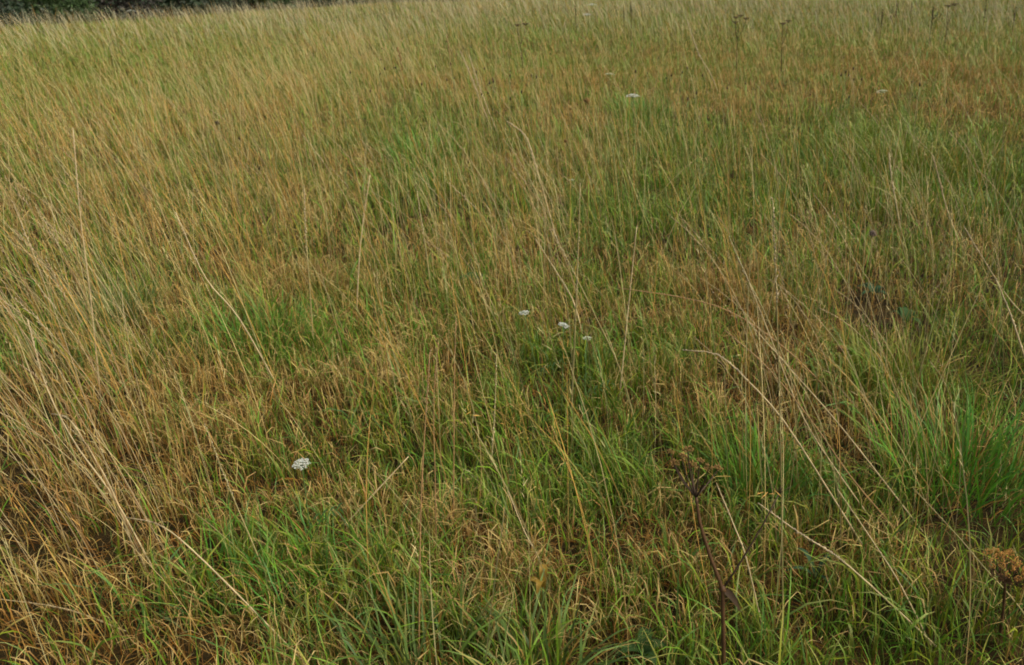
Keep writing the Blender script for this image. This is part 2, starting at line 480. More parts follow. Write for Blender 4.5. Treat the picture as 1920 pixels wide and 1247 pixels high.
def stalks(d0, d1, dens, S, wmul, heads):
    x, y = sample_zone(d0, d1, dens * 2.2)
    k = rng.random(len(x)) < f_stem(x, y) / 2.2
    x, y = x[k], y[k]; n = len(x)
    z = terrain(x, y)
    pos = np.stack((x, y, z), -1)
    L = rng.uniform(.45, .95, n) * (.8 + .4 * fbm(x * .6, y * .6, 51))
    az = math.pi + rng.normal(.0, .62 if d0 < 9 else .45, n)
    wild = rng.random(n) < (.07 if d0 < 4 else .14)
    az[wild] = rng.random(wild.sum()) * 6.28
    th0 = np.clip(rng.normal(.11 if d0 < 9 else .22, .15, n), -.15, .8)
    bend = np.clip(rng.normal(.30 if d0 < 9 else .38, .27, n), -.15, 1.6)
    w = rng.uniform(.0011, .0022, n) * wmul
    g = f_green(x, y)
    pale = np.array((.52, .445, .20) if d0 < 18 else (.56, .51, .31)) * rng.uniform(.75, 1.15, (n, 1))
    warm = np.array((.37, .215, .05)) * rng.uniform(.8, 1.2, (n, 1))
    olive = np.array((.17, .16, .05)) * rng.uniform(.8, 1.2, (n, 1))
    u = rng.random(n)[:, None]
    cb = np.where(u < .35 + .3 * g[:, None], olive, warm)
    ct = np.where(rng.random(n)[:, None] < .86 - .55 * np.clip(f_rust(x, y), 0, 1)[:, None] * (d0 < 9), pale, warm * 1.15)
    blades(acc_stem, pos, L, az, th0, bend, w, S, cb, ct, power=1.3, twist=rng.normal(0, .9, n), wpow=9, daz=rng.normal(0, .25, n), cpow=.7)
    if not heads: return
    # seed heads: a few little spikelets along the top of every stem
    tms = (np.arange(S) + .5) / S
    for q in range(heads):
        f = .80 + .2 * (q + rng.random(n)) / heads
        ii = np.minimum((f * S).astype(int), S)
        th = th0[:, None] + bend[:, None] * tms[None] ** 1.3
        dx = np.sin(th) * (L / S)[:, None]; dz = np.cos(th) * (L / S)[:, None]
        cx = np.concatenate((np.zeros((n, 1)), np.cumsum(dx, 1)), 1); cz = np.concatenate((np.zeros((n, 1)), np.cumsum(dz, 1)), 1)
        fr = f * S - ii
        i2 = np.minimum(ii + 1, S)
        ar = np.arange(n)
        rx = cx[ar, ii] * (1 - fr) + cx[ar, i2] * fr; rz = cz[ar, ii] * (1 - fr) + cz[ar, i2] * fr
        p2 = pos + np.stack((rx * np.cos(az), rx * np.sin(az), rz), -1)
        thh = th0 + bend * f ** 1.3
        blades(acc_stem, p2, rng.uniform(.012, .028, n), az + rng.normal(0, .5, n), thh + rng.normal(0, .28, n), .2,
               rng.uniform(.0013, .0026, n) * wmul, 2, ct * .95, ct * 1.08, floor=False, wpow=1.5)

sward(.65, 2.4, 12500, 5, .86, .90)
sward(2.4, 4.5, 7900, 4, .92, .92)
sward(4.5, 9.0, 3200, 3, 1.15)
sward(9.0, 18.0, 960, 2, 1.75, 1.1)
sward(18.0, 34.0, 320, 2, 2.9, 1.3)
sward(34.0, 62.0, 105, 2, 4.5, 1.4)
stalks(1.3, 4.5, 100, 8, 1.1, 9)
stalks(4.5, 10.0, 56, 6, 1.45, 5)
stalks(10.0, 20.0, 38, 5, 2.0, 3)
stalks(20.0, 36.0, 34, 4, 3.2, 3)
stalks(36.0, 62.0, 22, 3, 5.5, 2)

o = link('green_grass', acc_green.mesh('green_grass', M_GRASS)); tag(o, 'green grass blades growing all over the meadow floor', 'grass', kind='stuff')
o = link('dry_grass', acc_dry.mesh('dry_grass', M_DRY)); tag(o, 'curled tan and brown dead grass blades mixed through the meadow', 'dry grass', kind='stuff')
o = link('seeding_grass', acc_stem.mesh('seeding_grass', M_DRY)); tag(o, 'thin straw coloured seeding stems standing above the meadow, blown one way', 'seeding grass', kind='stuff')

# ------------------------------------------------------------------ trees and bushes along the far edge of the field
def crown_mesh(name, w, d, h, z0, n, leaf, mat, seed):
    r = np.random.default_rng(seed)
    # a handful of lobes, leaves spread through their outer volume
    lob = [(r.uniform(-.32, .32) * w, r.uniform(-.3, .3) * d, z0 + h * r.uniform(.02, .82) ** 1.3, r.uniform(.18, .34)) for _ in range(18)]
    P = []
    for _ in range(n):
        lx, ly, lz, s = lob[r.integers(len(lob))]
        v = r.normal(size=3); v /= np.linalg.norm(v); v *= r.uniform(.55, 1.05) ** .6
        p = np.array((lx + v[0] * s * w, ly + v[1] * s * d, lz + v[2] * s * h * .8))
        if p[2] < z0 - .2: p[2] = z0 + r.uniform(-.2, .3) * h * .25
        P.append(p)
    P = np.array(P)
    X = r.normal(size=(n, 3)); X /= np.linalg.norm(X, axis=1)[:, None]
    Y = np.cross(X, r.normal(size=(n, 3))); Y /= np.linalg.norm(Y, axis=1)[:, None]
    s = r.uniform(.6, 1.3, (n, 1)) * leaf
    V = np.stack((P - X * s, P - Y * s * .55, P + X * s, P + Y * s * .55), 1).reshape(-1, 3)
    return mesh_np(name, V, np.arange(4 * n), np.arange(n) * 4, np.full(n, 4), mat, smooth=False)

def trunk_mesh(name, h, rad, seed):
    r = random.Random(seed); pm = PM()
    for k in range(4):
        a = k * 1.57 + r.uniform(-.4, .4)
        lean = .12 if k == 0 else .45
        top = (math.cos(a) * h * lean, math.sin(a) * h * lean, h * r.uniform(.75, 1))
        mid = (top[0] * .25 + r.uniform(-.1, .1), top[1] * .25, h * .5)
        path = bez((math.cos(a) * rad * .8, math.sin(a) * rad * .8, -.15), mid, top, 8)
        pm.tube(path, np.linspace(rad * (1 if k == 0 else .6), rad * .15, 8), 7)
    return pm.mesh(name, M_BARK)

def along(s, off):
    p = EA + EDIR * s - ENRM * off
    return float(p[0]), float(p[1])

tree_specs = [  # distance along the edge, setback, width, height, material, kind, label
    (-9.0, 2.6, 5.6, 5.5, 0, 'tree', 'dark evergreen tree at the corner of the field'),
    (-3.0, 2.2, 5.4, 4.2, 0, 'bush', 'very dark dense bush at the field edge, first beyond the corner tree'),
    (2.4, 2.6, 5.0, 5.0, 0, 'tree', 'dark tree whose low branches reach the seeding grass tips'),
    (6.4, 1.7, 3.4, 2.8, 1, 'bush', 'bright leafy green bush in front of the dark hedge trees'),
    (10.2, 2.8, 4.4, 5.0, 2, 'tree', 'tree with purplish brown trunk shade in its leaf colour, next to the bright leafy bush'),
    (15.0, 2.8, 5.2, 5.6, 0, 'tree', 'tall blackish tree beyond the brown shaded tree'),
    (20.5, 2.4, 5.2, 4.5, 1, 'tree', 'mid green hedge tree showing just over the pale grass'),
    (27.0, 2.6, 6.4, 5.0, 0, 'tree', 'dark far hedge tree showing as a thin strip over the grass'),
    (35.0, 2.6, 7.0, 5.5, 3, 'tree', 'greyish green far tree at the end of the dark hedge'),
    (44.0, 3.0, 8.0, 6.0, 3, 'tree', 'pale grey green tree farthest along the field edge'),
]
for k, (s, off, w, h, mi, kind, lab) in enumerate(tree_specs):
    x, y = along(s, off)
    root = link('hedge_tree' if kind == 'tree' else 'hedge_bush', None, loc=(x, y, float(terrain(x, y))))
    tag(root, lab, kind, 'trees and bushes along the field edge')
    link('trunk', trunk_mesh('trunk', h * .8, .14 if kind == 'tree' else .07, k), root)
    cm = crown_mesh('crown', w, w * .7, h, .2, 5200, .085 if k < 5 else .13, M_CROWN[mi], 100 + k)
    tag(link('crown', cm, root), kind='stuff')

# nettles and brambles under the trees, and the wood behind them: one dark mass
def undergrowth():
    r = np.random.default_rng(77); n = 26000
    sv = r.uniform(-16, 70, n); back = r.random(n) < .55
    off = np.where(back, r.uniform(4.5, 8, n), r.uniform(.3, 4.0, n))
    hz = np.where(back, r.uniform(0, 5.5, n), np.abs(r.normal(0, .55, n)) + .05)
    P = EA[None] + EDIR[None] * sv[:, None] - ENRM[None] * off[:, None]
    C = np.stack((P[:, 0], P[:, 1], hz + terrain(P[:, 0], P[:, 1])), -1)
    X = r.normal(size=(n, 3)); X /= np.linalg.norm(X, axis=1)[:, None]
    Y = np.cross(X, r.normal(size=(n, 3))); Y /= np.linalg.norm(Y, axis=1)[:, None]
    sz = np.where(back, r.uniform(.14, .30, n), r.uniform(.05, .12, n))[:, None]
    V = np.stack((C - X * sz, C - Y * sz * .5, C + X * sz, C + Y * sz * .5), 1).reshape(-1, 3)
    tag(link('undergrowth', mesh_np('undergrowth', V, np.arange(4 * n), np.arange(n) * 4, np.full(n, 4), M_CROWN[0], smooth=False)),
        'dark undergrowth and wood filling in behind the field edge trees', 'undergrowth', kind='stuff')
undergrowth()

# ------------------------------------------------------------------ green tussocks
def tussock(px, py, rad, n, hgt, wid, cols, label, seed, droop=1.2):
    global rng
    keep, rng = rng, np.random.default_rng(seed)
    x, y = on_level(px, py, .05)
    a = Acc()
    q = rng.random(n) * 6.283; rr = rad * np.sqrt(rng.random(n))
    pos = np.stack((rr * np.cos(q), rr * np.sin(q), np.full(n, -.01)), -1)
    pos[:, 2] = terrain(x + pos[:, 0], y + pos[:, 1]) - float(terrain(x, y)) - .01
    c = np.array(cols)[rng.integers(len(cols), size=n)] * rng.uniform(.75, 1.25, (n, 1))
    tip = c * 1.1
    k = rng.random(n) < .28; tip[k] = P_STRAW * .8
    k = rng.random(n) < .16; c[k] = P_TAN * .8; tip[k] = P_STRAW * .9
    azz = q + rng.normal(0, .8, n)
    blades(a, pos, rng.uniform(.5, 1.0, n) * hgt, azz, np.abs(rng.normal(.08, .2, n)) + rr / rad * .3, rng.uniform(.2, droop, n) * rng.uniform(.4, 1.3, n),
           rng.uniform(.5, 1.2, n) * wid, 7, c, tip, power=1.7, daz=rng.normal(0, .3, n), cpow=2.5, jit=.09)
    o = link('grass_tussock', a.mesh('grass_tussock', M_GRASS), loc=(x, y, float(terrain(x, y))))
    tag(o, label, 'tussock', 'green tussocks in the meadow')
    rng = keep
BR = [(.080, .225, .016), (.105, .24, .016), (.068, .19, .026)]
YG = [(.14, .185, .014), (.12, .17, .014), (.15, .17, .016)]
BG = [(.09, .15, .032), (.105, .16, .04), (.085, .14, .02)]
tussock(1800, 905, .22, 460, .40, .006, BR, 'big bright green tussock beside the dark hollow with the rusty umbel', 1)
tussock(1420, 915, .13, 150, .36, .0065, BR, 'bright green tussock behind the dead brown umbel', 2)
tussock(1700, 720, .24, 420, .32, .005, YG, 'yellowish green tussock just in front of the broad dock leaves', 3)
tussock(640, 1090, .20, 150, .25, .005, BR, 'bright green tussock under the long broken straw', 4)
tussock(790, 1270, .14, 120, .34, .0095, BG, 'broad bladed blue green tussock with arching leaves at the bottom edge', 5, 2.0)
tussock(430, 1090, .17, 150, .22, .0055, BR, 'green tussock beside the small dark bare hollow', 6)
tussock(1710, 300, .75, 700, .45, .008, YG, 'wide far tussock of lush green grass bending over', 7, 1.8)
tussock(1195, 215, .35, 300, .40, .010, BR, 'small green tussock beneath the lone far white umbel', 8)
tussock(210, 590, .22, 300, .34, .005, BG, 'grey green tussock among the straw stems', 9)
tussock(790, 300, .35, 320, .40, .008, BR, 'dark green far tussock in the middle distance', 10)
tussock(1010, 1290, .10, 110, .34, .009, BG, 'blue green tussock with wide blades under the yellow leaves', 11, 2.0)
tussock(500, 640, .28, 420, .30, .005, BR, 'low green tussock between the rust patch and the white yarrow', 12)

# ------------------------------------------------------------------ tall single stalks
def head_pm(path, r, n, seed, spread=.35, ln=.011):
    """A narrow ragged seed head along a path."""
    rr = random.Random(seed); pm = PM()
    path = np.asarray(path); m = len(path)
    for k in range(n):
        f = k / (n - 1) * (m - 1.001); i = int(f)
        p = path[i] + (path[i + 1] - path[i]) * (f - i)
        d = path[i + 1] - path[i]; d = d / np.linalg.norm(d)
        v = np.array((rr.gauss(0, 1), rr.gauss(0, 1), rr.gauss(0, 1))); v -= d * v.dot(d); v /= np.linalg.norm(v) + 1e-9
        q = d * (1 - spread * .3) + v * spread * rr.uniform(.3, 1.3)
        l = ln * rr.uniform(.7, 1.4) * (1.15 - .5 * k / n)
        pm.spindle(p, p + q * l, r * rr.uniform(.8, 1.3), 3)
    return pm

def stalk_at(pts, wpx, label, mat=None, seed_mat=None, head=.25, hr=1.0, group='tall pale grass stalks', sides=5, depth=None, name='grass_stalk'):
    """pts: where the stalk passes, base first; it stands in an upright plane facing the path at its base."""
    if depth is None:
        bx, by = on_level(*pts[0], 0)
    else:
        by = depth
    P = []
    for j, (px, py) in enumerate(pts):
        d = ray(px, py); yy = by + .06 * j
        t = yy / d.y
        P.append((d.x * t, yy, CAM_H + d.z * t))
    P = np.array(P)
    # smooth it
    n = 16
    s = np.linspace(0, len(P) - 1, n)
    try:
        k = np.arange(len(P))
        if len(P) >= 3:
            Q = np.zeros((n, 3))
            ext = np.vstack((2 * P[0] - P[1], P, 2 * P[-1] - P[-2]))
            for a_, u in enumerate(s):
                i = min(int(u), len(P) - 2); f = u - i
                p0, p1, p2, p3 = ext[i], ext[i + 1], ext[i + 2], ext[i + 3]
                Q[a_] = .5 * ((2 * p1) + (-p0 + p2) * f + (2 * p0 - 5 * p1 + 4 * p2 - p3) * f * f + (-p0 + 3 * p1 - 3 * p2 + p3) * f ** 3)
        else:
            Q = P[0] + (P[1] - P[0]) * np.linspace(0, 1, n)[:, None]
    except Exception:
        Q = P
    org = Q[0].copy(); Q = Q - org
    dist = math.hypot(by, CAM_H * .6)
    r = wpx * .95 * dist / F / 2
    root = link(name, None, loc=tuple(org))
    tag(root, label, 'grass stalk', group)
    pm = PM(); pm.tube(Q, np.linspace(r, r * .55, n), sides)
    for j in (.35, .62):                      # stem nodes
        i = int(j * (n - 1)); dd = (Q[i + 1] - Q[i]); dd = dd / np.linalg.norm(dd)
        pm.spindle(Q[i] - dd * r * 3, Q[i] + dd * r * 3, r * 1.35, 5)
    link('stem', pm.mesh('stem', mat or M_STALK), root)
    if head > 0:
        i0 = int((1 - head) * (n - 1))
        seg = Q[i0:]
        ln = np.linalg.norm(np.diff(seg, axis=0), axis=1).sum()
        cnt = int(np.clip(ln / .0055, 8, 46))
        link('seed_head', head_pm(seg, r * .62 * hr, cnt, hash(label) % 1000 if False else len(label) * 7 + int(pts[0][0]), .45, .010 * max(1, dist / 3)).mesh('seed_head', seed_mat or M_SEED), root)
    return root

S = stalk_at
S([(1469,1262),(1465,900),(1458,620),(1449,375)], 3.6, 'tallest upright straw stalk, standing in front of the diagonal sheaf of stalks', M_STALK_OLIVE, M_SEED, .26, 1.5)
S([(1070,800),(1079,600),(1083,500),(1088,345)], 4.2, 'upright pale stalk with a long bristly head in the middle of the meadow', M_STALK_OLIVE, M_SEED, .5, 1.3)
S([(1160,760),(1172,640),(1180,560),(1194,425)], 3.4, 'shorter upright pale stalk just beyond the long bristly one', None, M_SEED_TAN, .4, 1.1)
S([(1640,1060),(1560,930),(1470,790),(1400,712),(1345,665),(1282,657)], 4.4, 'pale stalk arching right over to a drooping tip, near the dead umbel', None, M_SEED, .38, 1.2)
S([(1052,480),(1030,400),(1003,305),(985,255),(952,228)], 3.0, 'pale nodding stalk with a hooked feathery tip among far grass', None, M_SEED, .5, 1.5)
S([(1600,960),(1520,790),(1440,600),(1400,520),(1368,446)], 3.8, 'pale stalk with a whitish ragged head leaning over green grass', M_STALK_OLIVE, M_SEED, .3, 1.4)
S([(190,760),(170,560),(150,400),(137,243)], 3.6, 'stalk with a thin pale upright tip above the straw patch', None, M_SEED, .28, 1.3)
S([(590,690),(582,560),(574,450),(570,350)], 3.8, 'upright stalk with a whitish head above the rusty grass patch', M_STALK_OLIVE, M_SEED, .4, 1.4)
S([(565,1080),(605,1030),(690,938),(766,856)], 4.6, 'straight broken straw lying tilted against the lean of the others', None, None, 0, 1, depth=1.95)
S([(600,1275),(520,1190),(370,1040),(300,985),(236,970)], 4.4, 'arching straw that bows over the small dark bare hollow', None, M_SEED_TAN, .22, .9)
S([(420,1262),(400,1248),(240,1185),(120,1141),(-20,1121)], 4.6, 'long low straw crossing the corner of the meadow', None, M_SEED_TAN, .3, .9)
S([(300,1090),(215,935),(140,830),(85,720),(52,600)], 4.2, 'thick pale straw rising from the browned corner patch', None, M_SEED, .25, 1.1)
S([(260,1060),(215,930),(160,830),(128,785),(98,776)], 4.0, 'bowed straw with a bent over tip in the browned patch', None, M_SEED, .35, 1.1)
S([(520,1130),(470,1010),(430,915),(385,798)], 3.6, 'pale stalk with speckled head beyond the arching straw', M_STALK_OLIVE, M_SEED, .35, 1.2)
S([(785,1262),(788,1000),(794,850),(806,660)], 4.0, 'thin brown upright stalk, nearest of the three by the broken straw', M_STALK_BROWN, M_SEED_TAN, .2, .8)
S([(850,1000),(851,850),(852,700),(855,600)], 3.2, 'thin brown straight stalk behind the broken straw', M_STALK_BROWN, M_SEED_TAN, .2, .8)
S([(818,1050),(816,900),(813,760),(822,640)], 3.0, 'thin tan stalk between the two brown upright ones', M_STALK_BROWN, M_SEED_TAN, .2, .8)
S([(918,900),(924,830),(928,760),(931,668)], 4.2, 'short grey stalk set with tufted spikelets up one side', M_STALK_OLIVE, M_SEED, .75, 1.5)
S([(925,250),(905,200),(886,150),(864,98)], 2.2, 'far pale stalk, first of the two bright seed heads side by side', None, M_SEED, .5, 1.4)
S([(935,255),(915,205),(898,160),(880,105)], 2.2, 'far pale stalk, second of the two bright seed heads side by side', None, M_SEED, .5, 1.4)
S([(1352,190),(1333,140),(1310,100),(1288,38)], 1.9, 'far bent stalk with a pale kinked head reaching high', None, M_SEED, .4, 1.4)
S([(1448,1262),(1432,1190),(1400,1050),(1376,985),(1344,908)], 4.4, 'pale stalk crossing in front of the dead umbel side branch', None, M_SEED_TAN, .15, .8)
S([(1800,1255),(1700,1160),(1580,1052),(1500,1000),(1424,945)], 4.6, 'knobbly pale stalk sloping low past the dead umbel branch', None, M_SEED, .5, 1.3)
S([(1760,1240),(1690,1100),(1640,1020),(1570,917)], 3.6, 'smooth straw sloping past the low knobbly stalk', None, M_SEED_TAN, .15, .8)
S([(1985,1262),(1920,1150),(1840,1058),(1800,1010),(1712,915)], 3.8, 'long yellowish straw sloping down to the rusty umbel', M_STALK_OLIVE, M_SEED_TAN, .15, .8)
S([(1740,1010),(1640,880),(1560,780),(1480,690),(1400,600)], 3.6, 'straw in the diagonal sheaf, uppermost of it', None, M_SEED_TAN, .3, .9)
S([(1720,1040),(1600,900),(1530,800),(1440,690),(1360,620)], 3.6, 'straw in the diagonal sheaf, brown and thin', M_STALK_BROWN, M_SEED_TAN, .3, .9)
S([(1660,1010),(1560,870),(1500,770),(1440,620),(1395,505)], 3.4, 'pale bare straw in the diagonal sheaf', None, M_SEED_TAN, .2, .8)
S([(1945,740),(1915,650),(1895,590),(1868,525)], 4.8, 'stout pale stalk at the meadow side beyond the big tussock', None, M_SEED, .5, 1.2)
S([(1690,440),(1680,380),(1672,335),(1667,288)], 3.4, 'pale stalk rising before the wide far tussock', None, M_SEED, .5, 1.4)
S([(1800,460),(1775,390),(1762,340),(1749,292)], 3.4, 'pinkish pale stalk rising beside the wide far tussock', None, M_SEED_TAN, .5, 1.4)
S([(668,600),(674,480),(683,400),(694,328)], 3.2, 'far pale stalk tilting the other way from its neighbours', None, M_SEED_TAN, .35, 1.2)
S([(810,560),(800,480),(791,420),(782,360)], 3.4, 'far stalk with a dense pale head above green grass', M_STALK_OLIVE, M_SEED, .5, 1.3)
S([(1030,1120),(1012,1050),(985,1000),(952,920)], 3.8, 'short pale straw leaning in the green foreground', None, M_SEED_TAN, .2, .8)
S([(640,1071),(700,1070),(762,1074)], 3.2, 'short straw lying level across green blades', None, None, 0, 1, depth=1.75)
S([(540,760),(450,600),(385,520),(330,400)], 3.4, 'pale stalk leaning over the rusty grass patch', None, M_SEED, .25, 1.1)
S([(1200,830),(1165,700),(1120,600),(1060,480),(1035,430)], 3.2, 'slender stalk leaning behind the pair of white umbels', M_STALK_OLIVE, M_SEED, .3, 1.2)
S([(1095,640),(1080,580),(1062,540),(1005,450)], 3.4, 'pale stalk with a frayed head just beyond the pair of white umbels', None, M_SEED, .4, 1.3)
S([(1960,620),(1900,570),(1840,480),(1808,425)], 3.2, 'slim pale stalk leaning above the stout one', None, M_SEED, .35, 1.2)
S([(1580,760),(1480,660),(1380,590),(1290,560),(1160,540)], 3.4, 'low bowed straw trailing out beyond the arching pale one', M_STALK_BROWN, M_SEED_TAN, .3, .9)

# the other tall stalks one can pick out: copies of a dozen kinds
def stalk_variant(seed, hgt, lean, bow, headed, mat, smat):
    n = 12; r = random.Random(seed)
    Q = bez((0, 0, 0), (-lean * .25 * hgt, r.uniform(-.05, .05), hgt * .62), (-lean * hgt - bow * .2, r.uniform(-.08, .08), hgt * (1 - bow * .25)), n)
    st = PM(); st.tube(Q, np.linspace(.0010, .0006, n), 4)
    seg = Q[int(n * .76):]
    return st.mesh('stem', mat), head_pm(seg, .0011, 18 if headed else 10, seed, .42, .012).mesh('seed_head', smat)
variants = []
for k in range(12):
    variants.append(stalk_variant(200 + k, .62 + .03 * k, .15 + .05 * (k % 5), .2 + .12 * (k % 4), k % 3 != 0,
                    [M_STALK, M_STALK_OLIVE, M_STALK_BROWN, M_STALK][k % 4], [M_SEED, M_SEED_TAN][k % 2]))
STEMCOL = ['straw yellow', 'olive tinted', 'brown', 'straw yellow']
HEADS = ['stalk with a sparse head', 'stalk with a bushy head', 'stalk with a bushy head']
LEANS = ['almost upright', 'slightly leaning', 'leaning', 'well tilted', 'strongly tilted']
regions = [  # px range of the bases, how many, label
    ((40, 330), (620, 1150), 85, '%s, in the dense browned patch', 'stalks in the dense browned patch'),
    ((60, 620), (330, 620), 60, '%s, behind the browned patch', 'stalks over the rusty grass'),
    ((760, 1180), (470, 720), 45, '%s, near the white umbels', 'stalks around the white umbels'),
    ((1420, 1780), (620, 1080), 45, '%s, by the big green tussock', 'stalks of the diagonal sheaf'),
    ((1500, 1950), (360, 620), 35, '%s, near the wide far tussock', 'stalks around the far tussock'),
]
for (xa, xb), (ya, yb), cnt, lab, grp in regions:
    for _ in range(cnt):
        px, py = random.uniform(xa, xb), random.uniform(ya, yb)
        x, y = on_level(px, py, 0)
        vk = random.randrange(12); st, hd = variants[vk]
        root = link('grass_stalk', None, loc=(x, y, float(terrain(x, y))))
        s = random.uniform(.85, 1.25)
        root.rotation_euler = (random.gauss(0, .06), random.gauss(-.03, .09), random.gauss(0, .45))
        root.scale = (s, s, s)
        tag(root, lab % (STEMCOL[vk % 4] + ' ' + HEADS[vk % 3] + ', ' + LEANS[vk % 5]), 'grass stalk', grp)
        link('stem', st, root); link('seed_head', hd, root)

# ------------------------------------------------------------------ white umbels
def umbel_flower(px, py, h, rad, label, group, tilt=(0, 0), mat=None, seed=0, detail=1.0):
    x, y = on_level(px, py, h)
    z = float(terrain(x, y))
    r = random.Random(seed)
    root = link('umbel_flower', None, loc=(x, y, z))
    tag(root, label, 'flower', group)
    H = h - z
    off = r.uniform(-.03, .09)
    path = bez((off, .03, 0), (off * .4, .015, H * .5), (0, 0, H - rad * .55), 10)
    pm = PM(); pm.tube(path, np.linspace(.0022, .0015, 10), 5)
    link('stem', pm.mesh('stem', M_FSTEM), root)
    rays, fl = PM(), PM()
    n = int(26 * detail)
    c0 = np.array((0, 0, H - rad * .55))
    for k in range(n):
        q = k * 2.39996; rr = rad * math.sqrt((k + .5) / n)
        px_, py_ = rr * math.cos(q), rr * math.sin(q)
        pz = rad * .5 - (rr / rad) ** 2 * rad * .30 + r.uniform(-.06, .06) * rad + tilt[0] * px_ + tilt[1] * py_
        tipp = c0 + np.array((px_, py_, pz))
        rays.tube(bez(c0, c0 + np.array((px_ * .6, py_ * .6, pz * .35)), tipp, 4), [.0008] * 4, 3)
        m = int(9 * detail)
        ur = rad * .23
        for j in range(m):
            qq = j * 2.39996 + k; u2 = ur * math.sqrt((j + .5) / m)
            cc = tipp + np.array((u2 * math.cos(qq), u2 * math.sin(qq), r.uniform(-.0012, .0022) - (u2 / ur) ** 2 * ur * .25))
            a = r.uniform(0, 3.1); s2 = ur * .24
            tl = r.uniform(-.5, .5)
            fl.quad(cc, (s2 * math.cos(a), s2 * math.sin(a), s2 * tl), (-s2 * math.sin(a), s2 * math.cos(a), s2 * r.uniform(-.5, .5)))
    link('ray', rays.mesh('ray', M_FSTEM), root)
    link('flower_head', fl.mesh('flower_head', mat or M_PETAL, False), root)
    lf = PM()                                                   # feathery leaf low on the stem
    for k in range(9):
        t = .2 + .06 * k; sgn = 1 if k % 2 else -1
        b = path[3] + np.array((.012 * k, 0, .006 * k))
        lf.leaf([b, b + np.array((.01, sgn * .02, .008)), b + np.array((.02, sgn * .035, .004))], .008, np.array((0, 0, 1)))
    link('leaf', lf.mesh('leaf', M_LEAFDARK), root)
    return root
G = 'white umbel flowers'
umbel_flower(565, 866, .36, .0225, 'lacy white umbel low in the green grass beyond the long arching straw', G, (.0, .15), None, 1)
umbel_flower(983, 584, .42, .0195, 'white domed umbel, farther one of the close pair', G, (.15, 0), None, 2)
umbel_flower(1057, 607, .42, .020, 'white domed umbel tilted to one side, nearer one of the close pair', G, (-.35, 0), None, 3)
umbel_flower(1101, 632, .38, .016, 'small greenish half open umbel next to the close white pair', G, (0, 0), M_PETAL_OLD, 4)
umbel_flower(1187, 176, .72, .052, 'lone bright white umbel above the small far green tussock', G, (0, 0), None, 5)
umbel_flower(1101, 25, .95, .085, 'far white umbel, lower of the two just under the skyline', G, (0, 0), None, 6, .7)
umbel_flower(1110, 6, 1.05, .10, 'far white umbel, upper of the two just under the skyline', G, (0, 0), None, 7, .7)
umbel_flower(245, 18, 1.0, .10, 'tiny white umbel against the brown shaded hedge tree', G, (0, 0), None, 8, .7)
umbel_flower(1655, 168, .62, .05, 'small ragged whitish umbel behind the far lush tussock', G, (.2, 0), M_PETAL_OLD, 9, .7)
umbel_flower(1143, 136, .70, .05, 'thin greenish white umbel beyond the lone bright one', G, (0, 0), M_PETAL_OLD, 10, .6)
umbel_flower(1072, 336, .35, .018, 'tiny yellowish white umbel low in the far grass', G, (0, 0), M_PETAL_OLD, 11, .7)

# ------------------------------------------------------------------ dead umbels
def plane_pts(pts, depth, dstep=0.0):
    P = []
    for j, (px, py) in enumerate(pts):
        d = ray(px, py); t = (depth + dstep * j) / d.y
        P.append((d.x * t, depth + dstep * j, CAM_H + d.z * t))
    return np.array(P)

def seed_tuft(pm, c, r, n, seed):
    rr = random.Random(seed)
    for _ in range(n):
        v = np.array((rr.gauss(0, 1), rr.gauss(0, 1), abs(rr.gauss(0, 1)) + .25)); v /= np.linalg.norm(v)
        pm.tube([c, c + v * r * .6], [r * .03] * 2, 3)
        pm.spindle(c + v * r * .55, c + v * r * rr.uniform(.85, 1.15), r * .13, 4)

def dead_foreground():
    D = 1.36
    main = plane_pts([(1358, 1300), (1356, 1180), (1355, 1105), (1330, 1040), (1312, 980), (1305, 932)], D, .015)
    side = plane_pts([(1355, 1105), (1385, 1060), (1430, 985), (1461, 925)], D + .03, .02)
    org = main[0].copy()
    root = link('dead_umbel', None, loc=tuple(org))
    tag(root, 'dead brown umbel plant with a forked stem and spread of bare rays in the grass', 'dead plant', 'dead brown umbels')
    n = 24
    s = np.linspace(0, 5, n); main_s = np.stack([np.interp(s, np.arange(6), main[:, k]) for k in range(3)], -1) - org
    r0 = 4.8 * 1.7 / F
    pm = PM(); pm.tube(main_s, np.linspace(r0, r0 * .62, n), 7)
    nd = main[2] - org
    pm.spindle(nd + np.array((0, 0, -.012)), nd + np.array((0, 0, .014)), r0 * 1.7, 7)
    link('stem', pm.mesh('stem', M_DEAD), root)
    pm = PM(); pm.tube(side - org, [r0 * .5, r0 * .42, r0 * .36, r0 * .3], 6)
    e = side[-1] - org
    for k in range(5): pm.tube([e, e + np.array((.012 * (k - 2), .008 * (k % 2), .018))], [.0012, .0006], 4)
    link('side_branch', pm.mesh('side_branch', M_DEADDARK), root)
    pm = PM(); b = main[2] - org
    pm.leaf(bez(b, b + np.array((.02, -.01, .0)), b + np.array((.04, -.02, -.05)), 6), .016, np.array((0, -1, .4)))
    link('withered_leaf', pm.mesh('withered_leaf', M_DEADDARK), root)
    top = main[-1] - org
    tips = [(1264, 872), (1279, 862), (1297, 876), (1328, 880), (1345, 882), (1256, 850), (1312, 866), (1290, 846)]
    rr = random.Random(5)
    for k, (px, py) in enumerate(tips):
        q = plane_pts([(px, py)], D + .09 + rr.uniform(-.05, .06))[0] - org
        mid = top * .55 + q * .45 + np.array((q[0] - top[0], q[1] - top[1], 0)) * .28
        rays, seeds = PM(), PM()
        rays.tube(bez(top, mid, q, 8), np.linspace(.0022, .0013, 8), 5)
        seed_tuft(seeds, q, rr.uniform(.010, .017), 24, k)
        link('ray', rays.mesh('ray', M_DEADDARK), root)
        link('seed_cluster', seeds.mesh('seed_cluster', M_DEADSEED), root)
dead_foreground()

